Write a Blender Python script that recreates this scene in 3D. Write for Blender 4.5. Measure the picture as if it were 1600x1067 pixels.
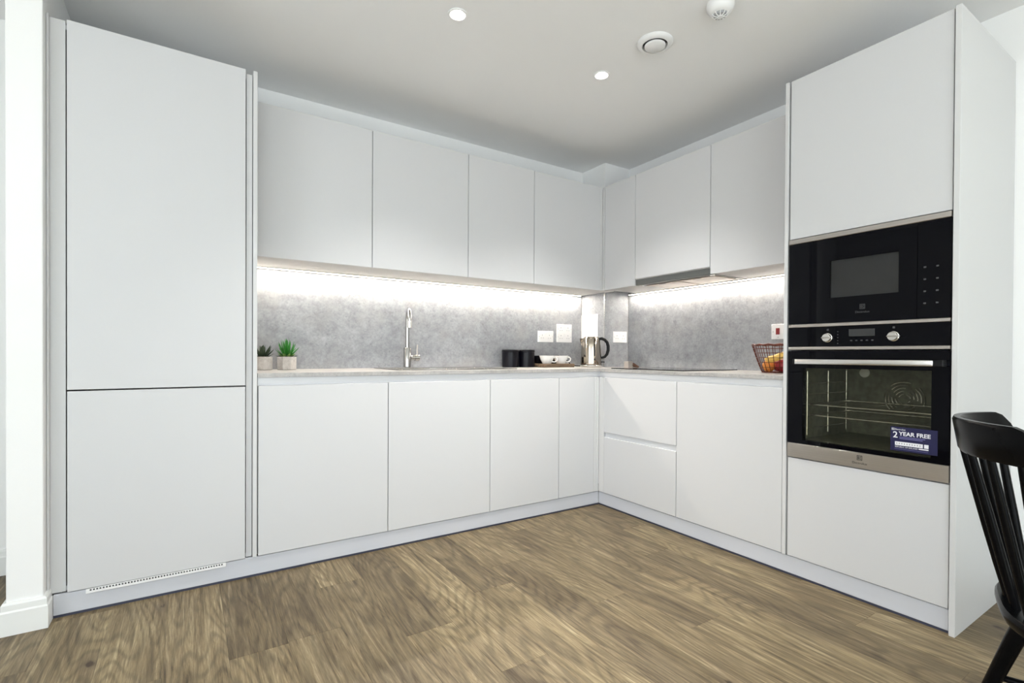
import bpy, bmesh, math, random
from mathutils import Vector, Matrix
random.seed(7)
PI = math.pi
for o in list(bpy.data.objects):
    bpy.data.objects.remove(o)
S = bpy.context.scene
COL = S.collection

# ------------------------------------------------------------------ camera
CAM = Vector((-2.3, -2.5475, 1.0078))
FW = Vector((0.54976465, 0.8352877, -0.00729994))
RT = Vector((0.83531926, -0.54973561, 0.00569982))
UP = Vector((-0.000747953, 0.00923133, 0.99995711))
cd = bpy.data.cameras.new('camera')
cam = bpy.data.objects.new('camera', cd)
COL.objects.link(cam)
cam.matrix_world = Matrix(((RT.x, UP.x, -FW.x, CAM.x), (RT.y, UP.y, -FW.y, CAM.y),
                           (RT.z, UP.z, -FW.z, CAM.z), (0, 0, 0, 1)))
cd.sensor_fit = 'HORIZONTAL'
cd.sensor_width = 36.0
cd.lens = 786.02 / 1600 * 36.0
cd.shift_x = -15.89 / 1600
cd.shift_y = 26.65 / 1600
cd.clip_start = 0.05
S.camera = cam

# ------------------------------------------------------------------ world, daylight, exposure
W = bpy.data.worlds.new('world')
S.world = W
W.use_nodes = True
bg = W.node_tree.nodes['Background']
bg.inputs[0].default_value = (0.86, 0.93, 1.0, 1)
bg.inputs[1].default_value = 1.0

def area_light(name, loc, rot, sx, sy, power, col, parent=None):
    l = bpy.data.lights.new(name, 'AREA')
    l.shape = 'RECTANGLE'
    l.size, l.size_y = sx, sy
    l.energy = power
    l.color = col
    o = bpy.data.objects.new(name, l)
    COL.objects.link(o)
    o.location = loc
    o.rotation_euler = rot
    o.parent = parent
    return o
# daylight entering by the two big windows of the room (behind the camera and in the left wall)
area_light('window_daylight', (-2.6, -5.16, 1.25), (PI / 2, 0, 0), 3.2, 2.1, 43, (0.86, 0.94, 1.0))
area_light('window_daylight', (-4.56, -2.9, 1.30), (PI / 2, 0, -PI / 2), 2.2, 1.9, 31, (0.92, 0.96, 1.0))

sl = bpy.data.lights.new('bounce_sun', 'SUN')
sl.energy = 60
sl.angle = math.radians(.6)
sl.color = (.72, .86, 1.0)
so = bpy.data.objects.new('bounce_sun', sl)
COL.objects.link(so)
so.rotation_euler = (math.radians(44), 0, math.radians(-4))   # added sunlight through the window behind the camera; its floor bounce brightens the ceiling
S.view_settings.view_transform = 'Standard'
S.view_settings.look = 'None'
S.view_settings.exposure = 0.47
S.view_settings.gamma = 1.0
S.view_settings.use_curve_mapping = False

# ------------------------------------------------------------------ materials
M = {}
def new_mat(name):
    m = bpy.data.materials.new(name)
    m.use_nodes = True
    nt = m.node_tree
    b = nt.nodes['Principled BSDF']
    M[name] = m
    return m, nt, b
def node(nt, typ, **kw):
    n = nt.nodes.new(typ)
    for k, v in kw.items():
        setattr(n, k, v)
    return n
def setin(n, **kw):
    for k, v in kw.items():
        n.inputs[k.replace('_', ' ')].default_value = v
    return n
def ramp(nt, fac, stops):
    r = node(nt, 'ShaderNodeValToRGB')
    e = r.color_ramp.elements
    while len(e) < len(stops):
        e.new(0.5)
    for i, (p, c) in enumerate(stops):
        e[i].position = p
        e[i].color = (c[0], c[1], c[2], 1)
    nt.links.new(fac, r.inputs[0])
    return r.outputs[0]
def mixc(nt, fac, a, b, mode='MIX'):
    n = node(nt, 'ShaderNodeMix', data_type='RGBA', blend_type=mode)
    if isinstance(fac, (int, float)):
        n.inputs[0].default_value = fac
    else:
        nt.links.new(fac, n.inputs[0])
    for s, v in ((6, a), (7, b)):
        if isinstance(v, tuple):
            n.inputs[s].default_value = (v[0], v[1], v[2], 1)
        else:
            nt.links.new(v, n.inputs[s])
    return n.outputs[2]
def coords(nt, scale=(1, 1, 1), kind='Object', rnd=False):
    tc = node(nt, 'ShaderNodeTexCoord')
    mp = node(nt, 'ShaderNodeMapping')
    mp.inputs['Scale'].default_value = scale
    src = tc.outputs[kind]
    if rnd:
        oi = node(nt, 'ShaderNodeObjectInfo')
        mu = node(nt, 'ShaderNodeVectorMath', operation='SCALE')
        mu.inputs[0].default_value = (37.0, 91.0, 53.0)
        nt.links.new(oi.outputs['Random'], mu.inputs['Scale'])
        ad = node(nt, 'ShaderNodeVectorMath', operation='ADD')
        nt.links.new(src, ad.inputs[0])
        nt.links.new(mu.outputs[0], ad.inputs[1])
        src = ad.outputs[0]
    nt.links.new(src, mp.inputs['Vector'])
    return mp.outputs[0]
def noise(nt, vec, scale, detail=4, rough=.5, dist=0.0):
    n = node(nt, 'ShaderNodeTexNoise')
    nt.links.new(vec, n.inputs['Vector'])
    setin(n, Scale=scale, Detail=detail, Roughness=rough, Distortion=dist)
    return n.outputs[0]
def bump(nt, b, h, strength, dist=0.001):
    bp = node(nt, 'ShaderNodeBump')
    bp.inputs['Strength'].default_value = strength
    bp.inputs['Distance'].default_value = dist
    nt.links.new(h, bp.inputs['Height'])
    nt.links.new(bp.outputs[0], b.inputs['Normal'])

def flat(name, col, rough=.5, metal=0.0, spec=.5, var=.03, scale=30, stretch=(1, 1, 1), bmp=0.0, coat=0.0):
    """plain finish with a slight procedural mottling"""
    m, nt, b = new_mat(name)
    v = coords(nt, stretch)
    f = noise(nt, v, scale, 3)
    lo = tuple(max(0, c * (1 - var)) for c in col)
    hi = tuple(min(1, c * (1 + var)) for c in col)
    nt.links.new(ramp(nt, f, ((.3, lo), (.7, hi))), b.inputs['Base Color'])
    setin(b, Roughness=rough, Metallic=metal)
    b.inputs['Specular IOR Level'].default_value = spec
    b.inputs['Coat Weight'].default_value = coat
    if bmp:
        bump(nt, b, f, bmp)
    return m
flat('paint_white', (.92, .92, .91), .75, spec=.2, var=.008, scale=300, bmp=.03)
flat('paint_ceiling', (.92, .92, .92), .85, spec=.1, var=.008, scale=300, bmp=.03)
flat('skirting', (.86, .87, .85), .4, var=.005)
flat('laminate', (.64, .642, .650), .42, spec=.35, var=.012, scale=420, bmp=.03)
flat('panel', (.66, .66, .66), .42, spec=.35, var=.01, scale=420)
flat('rail', (.70, .71, .735), .35, spec=.5, var=.008, stretch=(.1, .1, 1))
flat('plinth', (.60, .615, .66), .35, spec=.4, var=.012, stretch=(.1, .1, 1))
flat('seal', (.05, .055, .09), .5)
flat('carcass', (.62, .61, .60), .55, var=.01)
flat('gap_dark', (.06, .06, .065), .6)
flat('steel', (.56, .52, .48), .30, 1.0, var=.06, scale=60, stretch=(1, .02, 6))
flat('steel_bright', (.80, .78, .75), .22, 1.0, var=.04, scale=60, stretch=(1, .02, 6))
flat('chrome', (.50, .49, .48), .08, 1.0, var=.01)
flat('kettle_steel', (.50, .44, .37), .10, 1.0, var=.03, scale=20)
flat('black_plastic', (.004, .004, .0045), .35, var=.2, spec=.25)
flat('black_paint', (.0035, .0035, .004), .22, var=.25, spec=.08)
flat('black_enamel', (.003, .003, .006), .30, var=.2, spec=.25)
flat('black_glass', (.0015, .0015, .003), .03, spec=.16, var=.1)
flat('oven_black', (.0015, .0015, .003), .04, spec=.14, var=.1)
flat('oven_enamel', (.20, .20, .165), .35, var=.25, scale=40)
flat('white_plastic', (.88, .88, .88), .35, var=.004)
flat('socket_mark', (.35, .35, .36), .4)
flat('red_plastic', (.24, .006, .010), .3, var=.05)
flat('ceramic_white', (.90, .90, .89), .12, var=.004)
flat('copper', (.12, .032, .02), .35, .6, var=.2)
flat('sticker_blue', (.006, .006, .055), .45, var=.05)
flat('sticker_white', (.85, .85, .88), .5, var=.01)
flat('sticker_lilac', (.20, .19, .42), .5, var=.05)
flat('print_dark', (.03, .028, .026), .5)
flat('print_grey', (.06, .06, .065), .4)
flat('hood_bar', (.13, .135, .13), .38, .6, var=.1, stretch=(.05, .05, 1))
flat('hood_filter', (.42, .36, .30), .35, .7, var=.1)
flat('soil', (.03, .022, .015), .9, var=.4, scale=200, bmp=.5)
flat('apple_red', (.33, .015, .02), .3, var=.3, scale=14)
flat('banana', (.80, .52, .12), .5, var=.12, scale=14)
flat('orange', (.80, .30, .05), .5, var=.1, scale=80, bmp=.3)
flat('avocado', (.05, .09, .02), .5, var=.3, scale=90, bmp=.4)
flat('brown_strap', (.10, .045, .025), .5, var=.2)
flat('display', (.035, .036, .037), .25, var=.05)
flat('micro_mesh', (.10, .10, .10), .4, var=.1)
flat('chair_glide', (.02, .02, .02), .6)
flat('frame_white', (.80, .80, .80), .4, var=.01)

def glass_mat(name, tint, refl=.10, base=0.85):
    m, nt, b = new_mat(name)
    out = nt.nodes['Material Output']
    tr = node(nt, 'ShaderNodeBsdfTransparent')
    v = coords(nt)
    f = noise(nt, v, 3, 2)
    nt.links.new(ramp(nt, f, ((.3, tuple(c * .97 for c in tint)), (.7, tint))), tr.inputs[0])
    gl = node(nt, 'ShaderNodeBsdfGlossy')
    gl.inputs['Roughness'].default_value = .03
    lw = node(nt, 'ShaderNodeLayerWeight')
    lw.inputs[0].default_value = .25
    mx = node(nt, 'ShaderNodeMixShader')
    ml = node(nt, 'ShaderNodeMath', operation='MULTIPLY')
    ml.inputs[1].default_value = refl * 2
    nt.links.new(lw.outputs['Fresnel'], ml.inputs[0])
    nt.links.new(ml.outputs[0], mx.inputs[0])
    nt.links.new(tr.outputs[0], mx.inputs[1])
    nt.links.new(gl.outputs[0], mx.inputs[2])
    nt.links.new(mx.outputs[0], out.inputs[0])
glass_mat('oven_glass', (.85, .85, .80), .22)
glass_mat('micro_glass', (.80, .80, .80), .25)
glass_mat('window_glass', (.96, .98, .98), .4)

def emit(name, col, s):
    m, nt, b = new_mat(name)
    b.inputs['Base Color'].default_value = (*col, 1)
    b.inputs['Emission Color'].default_value = (*col, 1)
    b.inputs['Emission Strength'].default_value = s
emit('lamp_glow', (1.0, .96, .88), 22)
emit('led_glow', (1.0, .90, .76), 9)

def concrete(name, a, b_, warm, rough=.45):
    m, nt, b = new_mat(name)
    v = coords(nt)
    big = noise(nt, v, 3.2, 6, .62, .4)
    mid = noise(nt, v, 16, 6, .7)
    fine = noise(nt, v, 90, 4, .7)
    c = ramp(nt, big, ((.25, a), (.75, b_)))
    c = mixc(nt, .55, c, ramp(nt, mid, ((.30, (.30, .30, .30)), (.66, (.66, .66, .66)))), 'OVERLAY')
    c = mixc(nt, .45, c, ramp(nt, fine, ((.30, (.32, .32, .32)), (.68, (.64, .64, .64)))), 'OVERLAY')
    spots = noise(nt, v, 42, 2, .5)
    sp = ramp(nt, spots, ((.28, (.45, .45, .45)), (.36, (0, 0, 0))))
    c = mixc(nt, sp, c, tuple(x * .62 for x in a))
    wn = ramp(nt, noise(nt, v, 6, 3), ((.5, (0, 0, 0)), (.75, (.5, .5, .5))))
    c = mixc(nt, wn, c, warm)
    nt.links.new(c, b.inputs['Base Color'])
    setin(b, Roughness=rough)
    bump(nt, b, fine, .05)
concrete('concrete', (.265, .278, .300), (.390, .405, .430), (.36, .355, .352))
concrete('worktop', (.33, .32, .31), (.47, .455, .44), (.44, .40, .37), .38)
concrete('pot_concrete', (.50, .47, .44), (.62, .585, .55), (.58, .53, .49), .7)

def wood_floor():
    m, nt, b = new_mat('oak_plank')
    oi = node(nt, 'ShaderNodeObjectInfo')
    v1 = coords(nt, (1, .05, 1), rnd=True)
    v2 = coords(nt, (1, .17, 1), rnd=True)
    v3 = coords(nt, (1, .30, 1), rnd=True)
    # cathedral figure: contour lines of a stretched smooth noise
    n1 = noise(nt, v2, 4.6, 1.5, .4, .25)
    mu = node(nt, 'ShaderNodeMath', operation='MULTIPLY'); mu.inputs[1].default_value = 150.0
    nt.links.new(n1, mu.inputs[0])
    sn = node(nt, 'ShaderNodeMath', operation='SINE')
    nt.links.new(mu.outputs[0], sn.inputs[0])
    mr = node(nt, 'ShaderNodeMapRange')
    mr.inputs['From Min'].default_value = -1
    nt.links.new(sn.outputs[0], mr.inputs['Value'])
    rings = ramp(nt, mr.outputs[0], ((.0, (.25, .25, .25)), (.45, (.52, .52, .52)), (1.0, (.58, .58, .58))))
    streak = noise(nt, v1, 48, 7, .72, 1.4)
    dark = noise(nt, v1, 22, 5, .6, .4)
    fine = noise(nt, v1, 300, 3, .6)
    blotch = noise(nt, v3, 7.0, 3, .55, .5)
    c = ramp(nt, streak, ((.30, (.095, .068, .036)), (.47, (.215, .165, .095)), (.58, (.285, .226, .136)), (.74, (.52, .425, .285))))
    c = mixc(nt, .48, c, rings, 'OVERLAY')
    c = mixc(nt, .55, c, ramp(nt, fine, ((.35, (.34, .34, .34)), (.65, (.64, .64, .64)))), 'OVERLAY')
    c = mixc(nt, .8, c, ramp(nt, blotch, ((.30, (.30, .285, .28)), (.62, (.55, .55, .54)))), 'OVERLAY')
    dk = ramp(nt, dark, ((.30, (.65, .65, .65)), (.42, (0, 0, 0))))
    c = mixc(nt, dk, c, (.105, .075, .042))
    tint = ramp(nt, oi.outputs['Random'], ((0, (.66, .64, .62)), (.5, (.90, .88, .85)), (1, (1.10, 1.09, 1.04))))
    c = mixc(nt, 1.0, c, tint, 'MULTIPLY')
    # knots: small dark hearts with a soft brown halo
    vo = node(nt, 'ShaderNodeTexVoronoi')
    nt.links.new(coords(nt, (1, .5, 1), rnd=True), vo.inputs['Vector'])
    vo.inputs['Scale'].default_value = 3.4
    nz = node(nt, 'ShaderNodeMath', operation='MULTIPLY_ADD')
    nz.inputs[1].default_value = .10
    nt.links.new(noise(nt, v3, 60, 3), nz.inputs[0])
    nt.links.new(vo.outputs['Distance'], nz.inputs[2])
    halo = ramp(nt, nz.outputs[0], ((.06, (.75, .75, .75)), (.22, (0, 0, 0))))
    c = mixc(nt, halo, c, (.115, .082, .050))
    core = ramp(nt, nz.outputs[0], ((.070, (.9, .9, .9)), (.088, (0, 0, 0))))
    c = mixc(nt, core, c, (.045, .028, .015))
    nt.links.new(c, b.inputs['Base Color'])
    setin(b, Roughness=.45)
    b.inputs['Specular IOR Level'].default_value = .30
    bump(nt, b, streak, .10)
wood_floor()

def tray_wood():
    m, nt, b = new_mat('tray_wood')
    v = coords(nt, (.3, 1, 1))
    c = ramp(nt, noise(nt, v, 60, 5, .6), ((.3, (.07, .042, .025)), (.7, (.24, .16, .10))))
    nt.links.new(c, b.inputs['Base Color'])
    setin(b, Roughness=.6)
tray_wood()
def leaf_mat(name, lo, hi):
    m, nt, b = new_mat(name)
    v = coords(nt)
    nt.links.new(ramp(nt, noise(nt, v, 25, 3), ((.3, lo), (.7, hi))), b.inputs['Base Color'])
    setin(b, Roughness=.4)
leaf_mat('leaf_dark', (.010, .022, .012), (.028, .05, .022))
leaf_mat('leaf_bright', (.008, .085, .008), (.03, .23, .025))
leaf_mat('leaf_pale', (.14, .26, .05), (.26, .40, .12))

# ------------------------------------------------------------------ mesh helpers
def box(bm, x0, x1, y0, y1, z0, z1, bev=0.0, seg=1):
    if x0 > x1: x0, x1 = x1, x0
    if y0 > y1: y0, y1 = y1, y0
    if z0 > z1: z0, z1 = z1, z0
    v = [bm.verts.new((x, y, z)) for x in (x0, x1) for y in (y0, y1) for z in (z0, z1)]
    fs = [bm.faces.new([v[i] for i in q]) for q in
          ((0, 1, 3, 2), (4, 6, 7, 5), (0, 4, 5, 1), (2, 3, 7, 6), (0, 2, 6, 4), (1, 5, 7, 3))]
    if bev:
        ed = list({e for f in fs for e in f.edges})
        bmesh.ops.bevel(bm, geom=ed, offset=bev, segments=seg, affect='EDGES', profile=.6)
def lathe(bm, prof, c=(0, 0, 0), n=32, axis='z'):
    """prof: list of (r, h); closed with caps where r == 0 is not reached"""
    rings = []
    for r, h in prof:
        if r < 1e-6:
            p = (0, 0, h)
            rings.append([bm.verts.new(p)])
        else:
            rings.append([bm.verts.new((r * math.cos(2 * PI * i / n), r * math.sin(2 * PI * i / n), h)) for i in range(n)])
    vs = [v for r in rings for v in r]
    for a, b in zip(rings, rings[1:]):
        for i in range(n):
            j = (i + 1) % n
            if len(a) == 1 and len(b) == 1: continue
            if len(a) == 1: bm.faces.new((a[0], b[j], b[i]))
            elif len(b) == 1: bm.faces.new((a[i], a[j], b[0]))
            else: bm.faces.new((a[i], a[j], b[j], b[i]))
    if axis == 'x':
        mt = Matrix.Rotation(PI / 2, 4, 'Y')
    elif axis == '-x':
        mt = Matrix.Rotation(-PI / 2, 4, 'Y')
    elif axis == 'y':
        mt = Matrix.Rotation(-PI / 2, 4, 'X')
    else:
        mt = Matrix.Identity(4)
    for v in vs:
        v.co = mt @ v.co + Vector(c)
def tube(bm, pts, rad, n=10, caps=True, closed=False):
    pts = [Vector(p) for p in pts]
    R = rad if isinstance(rad, (list, tuple)) else [rad] * len(pts)
    rings = []
    ref = None
    L = len(pts)
    for i, p in enumerate(pts):
        if closed:
            t = pts[(i + 1) % L] - pts[i - 1]
        else:
            t = pts[min(i + 1, L - 1)] - pts[max(i - 1, 0)]
        t.normalize()
        if ref is None:
            ref = Vector((0, 0, 1)) if abs(t.z) < .9 else Vector((1, 0, 0))
        u = (ref - t * ref.dot(t)).normalized()
        ref = u
        w = t.cross(u)
        rings.append([bm.verts.new(p + R[i] * (math.cos(2 * PI * k / n) * u + math.sin(2 * PI * k / n) * w)) for k in range(n)])
    pairs = list(zip(rings, rings[1:]))
    if closed:
        pairs.append((rings[-1], rings[0]))
    for a, b in pairs:
        for k in range(n):
            j = (k + 1) % n
            bm.faces.new((a[k], a[j], b[j], b[k]))
    if caps and not closed:
        bm.faces.new(rings[0][::-1])
        bm.faces.new(rings[-1])
def obj(name, bm, mat, parent=None, smooth=False, loc=None):
    bmesh.ops.recalc_face_normals(bm, faces=bm.faces[:])
    me = bpy.data.meshes.new(name)
    bm.to_mesh(me)
    bm.free()
    me.materials.append(M[mat])
    if smooth:
        for p in me.polygons:
            p.use_smooth = True
        me.set_sharp_from_angle(angle=math.radians(40))
    o = bpy.data.objects.new(name, me)
    COL.objects.link(o)
    if parent:
        o.parent = parent
    if loc:
        o.location = loc
    return o
def B(name, mat, dims, parent=None, bev=0.0, seg=1):
    bm = bmesh.new()
    box(bm, *dims, bev=bev, seg=seg)
    return obj(name, bm, mat, parent)
def boxes(name, mat, lst, parent=None, bev=0.0):
    bm = bmesh.new()
    for d in lst:
        box(bm, *d, bev=bev)
    return obj(name, bm, mat, parent)
def tag(o, label=None, cat=None, group=None, kind=None):
    if label: o['label'] = label
    if cat: o['category'] = cat
    if group: o['group'] = group
    if kind: o['kind'] = kind
    return o
def thing(name, label, cat, loc=(0, 0, 0), rz=0, group=None):
    o = bpy.data.objects.new(name, None)
    COL.objects.link(o)
    o.empty_display_size = .05
    o.location = loc
    o.rotation_euler = (0, 0, rz)
    return tag(o, label, cat, group)
def copy_tree(o, parent=None):
    c = o.copy()
    COL.objects.link(c)
    c.parent = parent
    for ch in list(o.children):
        copy_tree(ch, c)
    return c
def text(name, s, size, mat, parent, mw, depth=.0002, bold=0.0, align='LEFT'):
    cu = bpy.data.curves.new(name, 'FONT')
    cu.body = s
    cu.size = size
    cu.extrude = depth
    cu.offset = bold
    cu.align_x = align
    t = bpy.data.objects.new(name + '_tmp', cu)
    COL.objects.link(t)
    bpy.context.view_layer.update()
    dg = bpy.context.evaluated_depsgraph_get()
    me = bpy.data.meshes.new_from_object(t.evaluated_get(dg))
    bpy.data.objects.remove(t)
    me.transform(mw)
    me.materials.clear()
    me.materials.append(M[mat])
    o = bpy.data.objects.new(name, me)
    COL.objects.link(o)
    o.parent = parent
    return o

# ------------------------------------------------------------------ dimensions of the place
YB = .638          # back wall plane
XR = .640          # right wall plane
XL, YF = -4.6, -5.2
ZC = 2.5
ZB, ZT, ZU, ZW = .0925, .8604, .8987, .9182
UD = .241          # face plane of the wall cabinets
UZ0, UZ1 = 1.487, 2.245
TT = 2.267
PX, PY = .381, .3685   # boxed-in pillar in the corner
E0 = -2.050

# ------------------------------------------------------------------ room shell
floor = tag(B('floor', 'brown_strap', (XL - .1, XR + .1, YF - .1, YB + .1, -.10, -.012)), kind='structure')
# planks laid along y, 180 mm wide
WPL, LPL = .18, 1.22
plank_mesh = {}
joints = {-1.115: -.483, -.935: -1.012, -.575: -.913, -.755: -1.347, -1.475: -1.185, -2.015: -.638, -1.295: -.668}
def plank(x0, y0, y1):
    key = round(y1 - y0, 3)
    if key not in plank_mesh:
        bm = bmesh.new()
        g = .0001
        box(bm, g, WPL - g, g, (y1 - y0) - g, -.012, 0, bev=.0006)
        o = obj('plank', bm, 'oak_plank', floor)
        plank_mesh[key] = o.data
    else:
        o = bpy.data.objects.new('plank', plank_mesh[key])
        COL.objects.link(o)
        o.parent = floor
    o.location = (x0, y0, 0)
k = -20
rr = random.Random(3)
while True:
    x0 = round(-1.115 + k * WPL, 4)
    if x0 > XR - .02: break
    if x0 > XL - .1:
        j = joints.get(round(x0, 3), -rr.uniform(.1, 1.25))
        ytop = .66 if x0 < -2.7 else (.10 if x0 < -.02 else -1.80)
        ys = [j + i * LPL for i in range(-6, 4)]
        ys = [YF] + [y for y in ys if YF + .05 < y < ytop - .05] + [ytop]
        for a, b in zip(ys, ys[1:]):
            plank(x0, a, b)
    k += 1
B_ = B
tag(B('ceiling', 'paint_ceiling', (XL - .1, XR + .1, YF - .1, YB + .1, ZC, ZC + .1)), kind='structure')
tag(B('wall_back', 'paint_white', (XL - .1, XR + .1, YB, YB + .12, -.1, ZC)), kind='structure')
tag(B('wall_right', 'paint_white', (XR, XR + .12, YF - .1, YB + .1, -.1, ZC)), kind='structure')
# wall behind the camera with a wide window, left wall with another one
tag(boxes('wall_front', 'paint_white', [(XL - .1, -4.2, YF - .12, YF, -.1, ZC), (-1.0, XR + .1, YF - .12, YF, -.1, ZC),
     (-4.2, -1.0, YF - .12, YF, 2.3, ZC), (-4.2, -1.0, YF - .12, YF, -.1, .2)]), kind='structure')
tag(boxes('wall_left', 'paint_white', [(XL - .12, XL, YF - .1, -4.0, -.1, ZC), (XL - .12, XL, -1.8, YB + .1, -.1, ZC),
     (XL - .12, XL, -4.0, -1.8, 2.25, ZC), (XL - .12, XL, -4.0, -1.8, -.1, .35)]), kind='structure')
w1 = tag(boxes('window_1', 'frame_white', [(-4.2, -1.0, YF - .09, YF - .03, .2, .26), (-4.2, -1.0, YF - .09, YF - .03, 2.24, 2.3)] +
     [(x, x + .06, YF - .09, YF - .03, .26, 2.24) for x in (-4.2, -2.63, -1.06)]), kind='structure')
for x in (-4.14, -2.57):
    B('pane', 'window_glass', (x, x + 1.51, YF - .064, YF - .056, .26, 2.24), w1)
w2 = tag(boxes('window_2', 'frame_white', [(XL - .09, XL - .03, -4.0, -1.8, .35, .41), (XL - .09, XL - .03, -4.0, -1.8, 2.19, 2.25)] +
     [(XL - .09, XL - .03, y, y + .06, .41, 2.19) for y in (-4.0, -2.93, -1.86)]), kind='structure')
for y in (-3.94, -2.87):
    B('pane', 'window_glass', (XL - .064, XL - .056, y, y + 1.01, .41, 2.19), w2)
# stub wall at the end of the kitchen run, its foot with a stepped skirting
SX0, SX1, SY = -2.850, -2.752, -.050
tag(B('wall_stub', 'paint_white', (SX0, SX1, SY, YB, 0, ZC), bev=.002), kind='structure')
def skirting(name, path, h=.115, t=.016, close=False):
    """stepped profile swept round a list of (x, y) with given outward offsets; path = list of (x, y, nx, ny)"""
    prof = [(0, 0), (t, 0), (t, h - .034), (t - .004, h - .028), (t - .004, h - .008), (t - .008, h), (0, h)]
    bm = bmesh.new()
    rows = []
    for x, y, nx, ny in path:
        rows.append([bm.verts.new((x + nx * a, y + ny * a, z)) for a, z in prof])
    for a, b in zip(rows, rows[1:]):
        for i in range(len(prof) - 1):
            bm.faces.new((a[i], a[i + 1], b[i + 1], b[i]))
    bm.faces.new(rows[0]); bm.faces.new(rows[-1][::-1])
    return tag(obj(name, bm, 'skirting'), kind='structure')
skirting('baseboard_stub', [(SX1, .024, 1, 0), (SX1, SY, 1, -1), (SX0, SY, -1, -1), (SX0, YB - .016, -1, 0)])
skirting('baseboard_back', [(SX0 - .016, YB, 0, -1), (XL + .016, YB, 0, -1)])
skirting('baseboard_right', [(XR, YF + .02, -1, 0), (XR, -1.905, -1, 0)])
skirting('baseboard_left', [(XL, YB - .02, 1, 0), (XL, YF + .02, 1, 0)])
# boxed-in pillar in the corner
tag(B('wall_pillar', 'paint_white', (PX, XR, PY, YB, 0, ZC), bev=.001), kind='structure')

# ------------------------------------------------------------------ tall fridge cabinet
c = thing('tall_cabinet', 'tall light grey fridge housing cabinet beside the white stub wall', 'cabinet', (-2.4, .3, ZB))
def child_fix(root):
    """keep world-space meshes under an Empty that is not at the origin"""
    for o in root.children:
        o.matrix_parent_inverse = Matrix.Translation(root.location).inverted() if root.rotation_euler.z == 0 else root.matrix_basis.inverted()
boxes('carcass', 'panel', [(-2.745, -2.715, .016, YB - .002, ZB, TT), (-2.715, -2.700, .016, YB - .002, ZB, TT), (-2.094, -2.071, .016, YB - .002, ZB, TT - .012),
      (-2.700, -2.094, .022, YB - .002, ZB, ZB + .018), (-2.700, -2.094, .022, YB - .002, TT - .03, TT - .012), (-2.700, -2.094, YB - .02, YB - .002, ZB, TT - .012)], c)
B('filler_strip', 'panel', (-2.751, -2.744, -.004, .10, ZB - .004, TT + .003), c, bev=.0012)
B('upper_door', 'laminate', (-2.694, -2.098, 0, .020, .8645, TT), c, bev=.0012)
B('lower_door', 'laminate', (-2.694, -2.098, 0, .020, ZB, .8590), c, bev=.0012)
B('end_panel', 'panel', (-2.0685, -2.0515, -.001, YB - .002, ZB - .002, TT + .002), c, bev=.0012)
child_fix(c)

# plinths
def plinth(name, dims, seal, label):
    p = B(name, 'plinth', dims, bev=.0015)
    tag(p, label, 'plinth')
    s = B('seal', 'seal', seal, p)
    return p
pl = plinth('plinth', (-2.735, .006, .006, .022, .010, ZB - .004), (-2.735, .008, .009, .020, 0, .0105), 'grey blue plinth board under the fridge housing and sink run')
pr = plinth('plinth', (.006, .022, .0055, -1.879, .010, ZB - .004), (.009, .020, .008, -1.879, 0, .0105), 'grey blue plinth board under the drawers and oven tower')
# ventilation grille let into the plinth below the fridge
g = tag(B('plinth_grille', 'white_plastic', (-2.640, -2.172, -.003, .0055, .0735, .0905), bev=.001), 'thin white slotted air grille at the plinth top under the fridge housing', 'grille')
n = 46
dark = bmesh.new()
for i in range(n):
    x = -2.625 + i * (.438 / (n - 1))
    box(dark, x - .0028, x + .0028, -.0036, -.0025, .0830, .0890)
tag(obj('slots', dark, 'gap_dark', g), kind='stuff')

# ------------------------------------------------------------------ base cabinets on the back wall
def base_left(x0, x1, label, cap=None):
    u = thing('base_cabinet', label, 'cabinet', ((x0 + x1) / 2, .3, ZB))
    boxes('carcass', 'carcass', [(x0, x0 + .016, .024, YB - .04, ZB, ZT + .010), (x1 - .016, x1, .024, YB - .04, ZB, ZT + .010),
          (x0 + .016, x1 - .016, .024, YB - .04, ZB, ZB + .016), (x0 + .016, x1 - .016, YB - .056, YB - .04, ZB, ZT + .01)], u)
    B('door', 'laminate', (x0 + .0018, x1 - .0018, 0, .020, ZB, ZT), u, bev=.0012)
    return u
u = base_left(E0 + .002, -1.449, 'wide white base cabinet against the tall fridge housing end panel'); child_fix(u)
u = base_left(-1.449, -.8437, 'wide white base cabinet below the sink tap'); child_fix(u)
u = base_left(-.8437, -.3395, 'medium white base cabinet between sink cabinet and narrow corner door'); child_fix(u)
u = base_left(-.3395, -.0429, 'narrow white base cabinet next to the inner corner')
boxes('corner_post', 'panel', [(-.0411, -.0185, .004, .020, ZB, ZT), (-.0185, .0005, .0005, .020, ZB, ZT), (.0005, .022, -.0470, .0005, ZB, ZT)], u, bev=.001)
child_fix(u)
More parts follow.
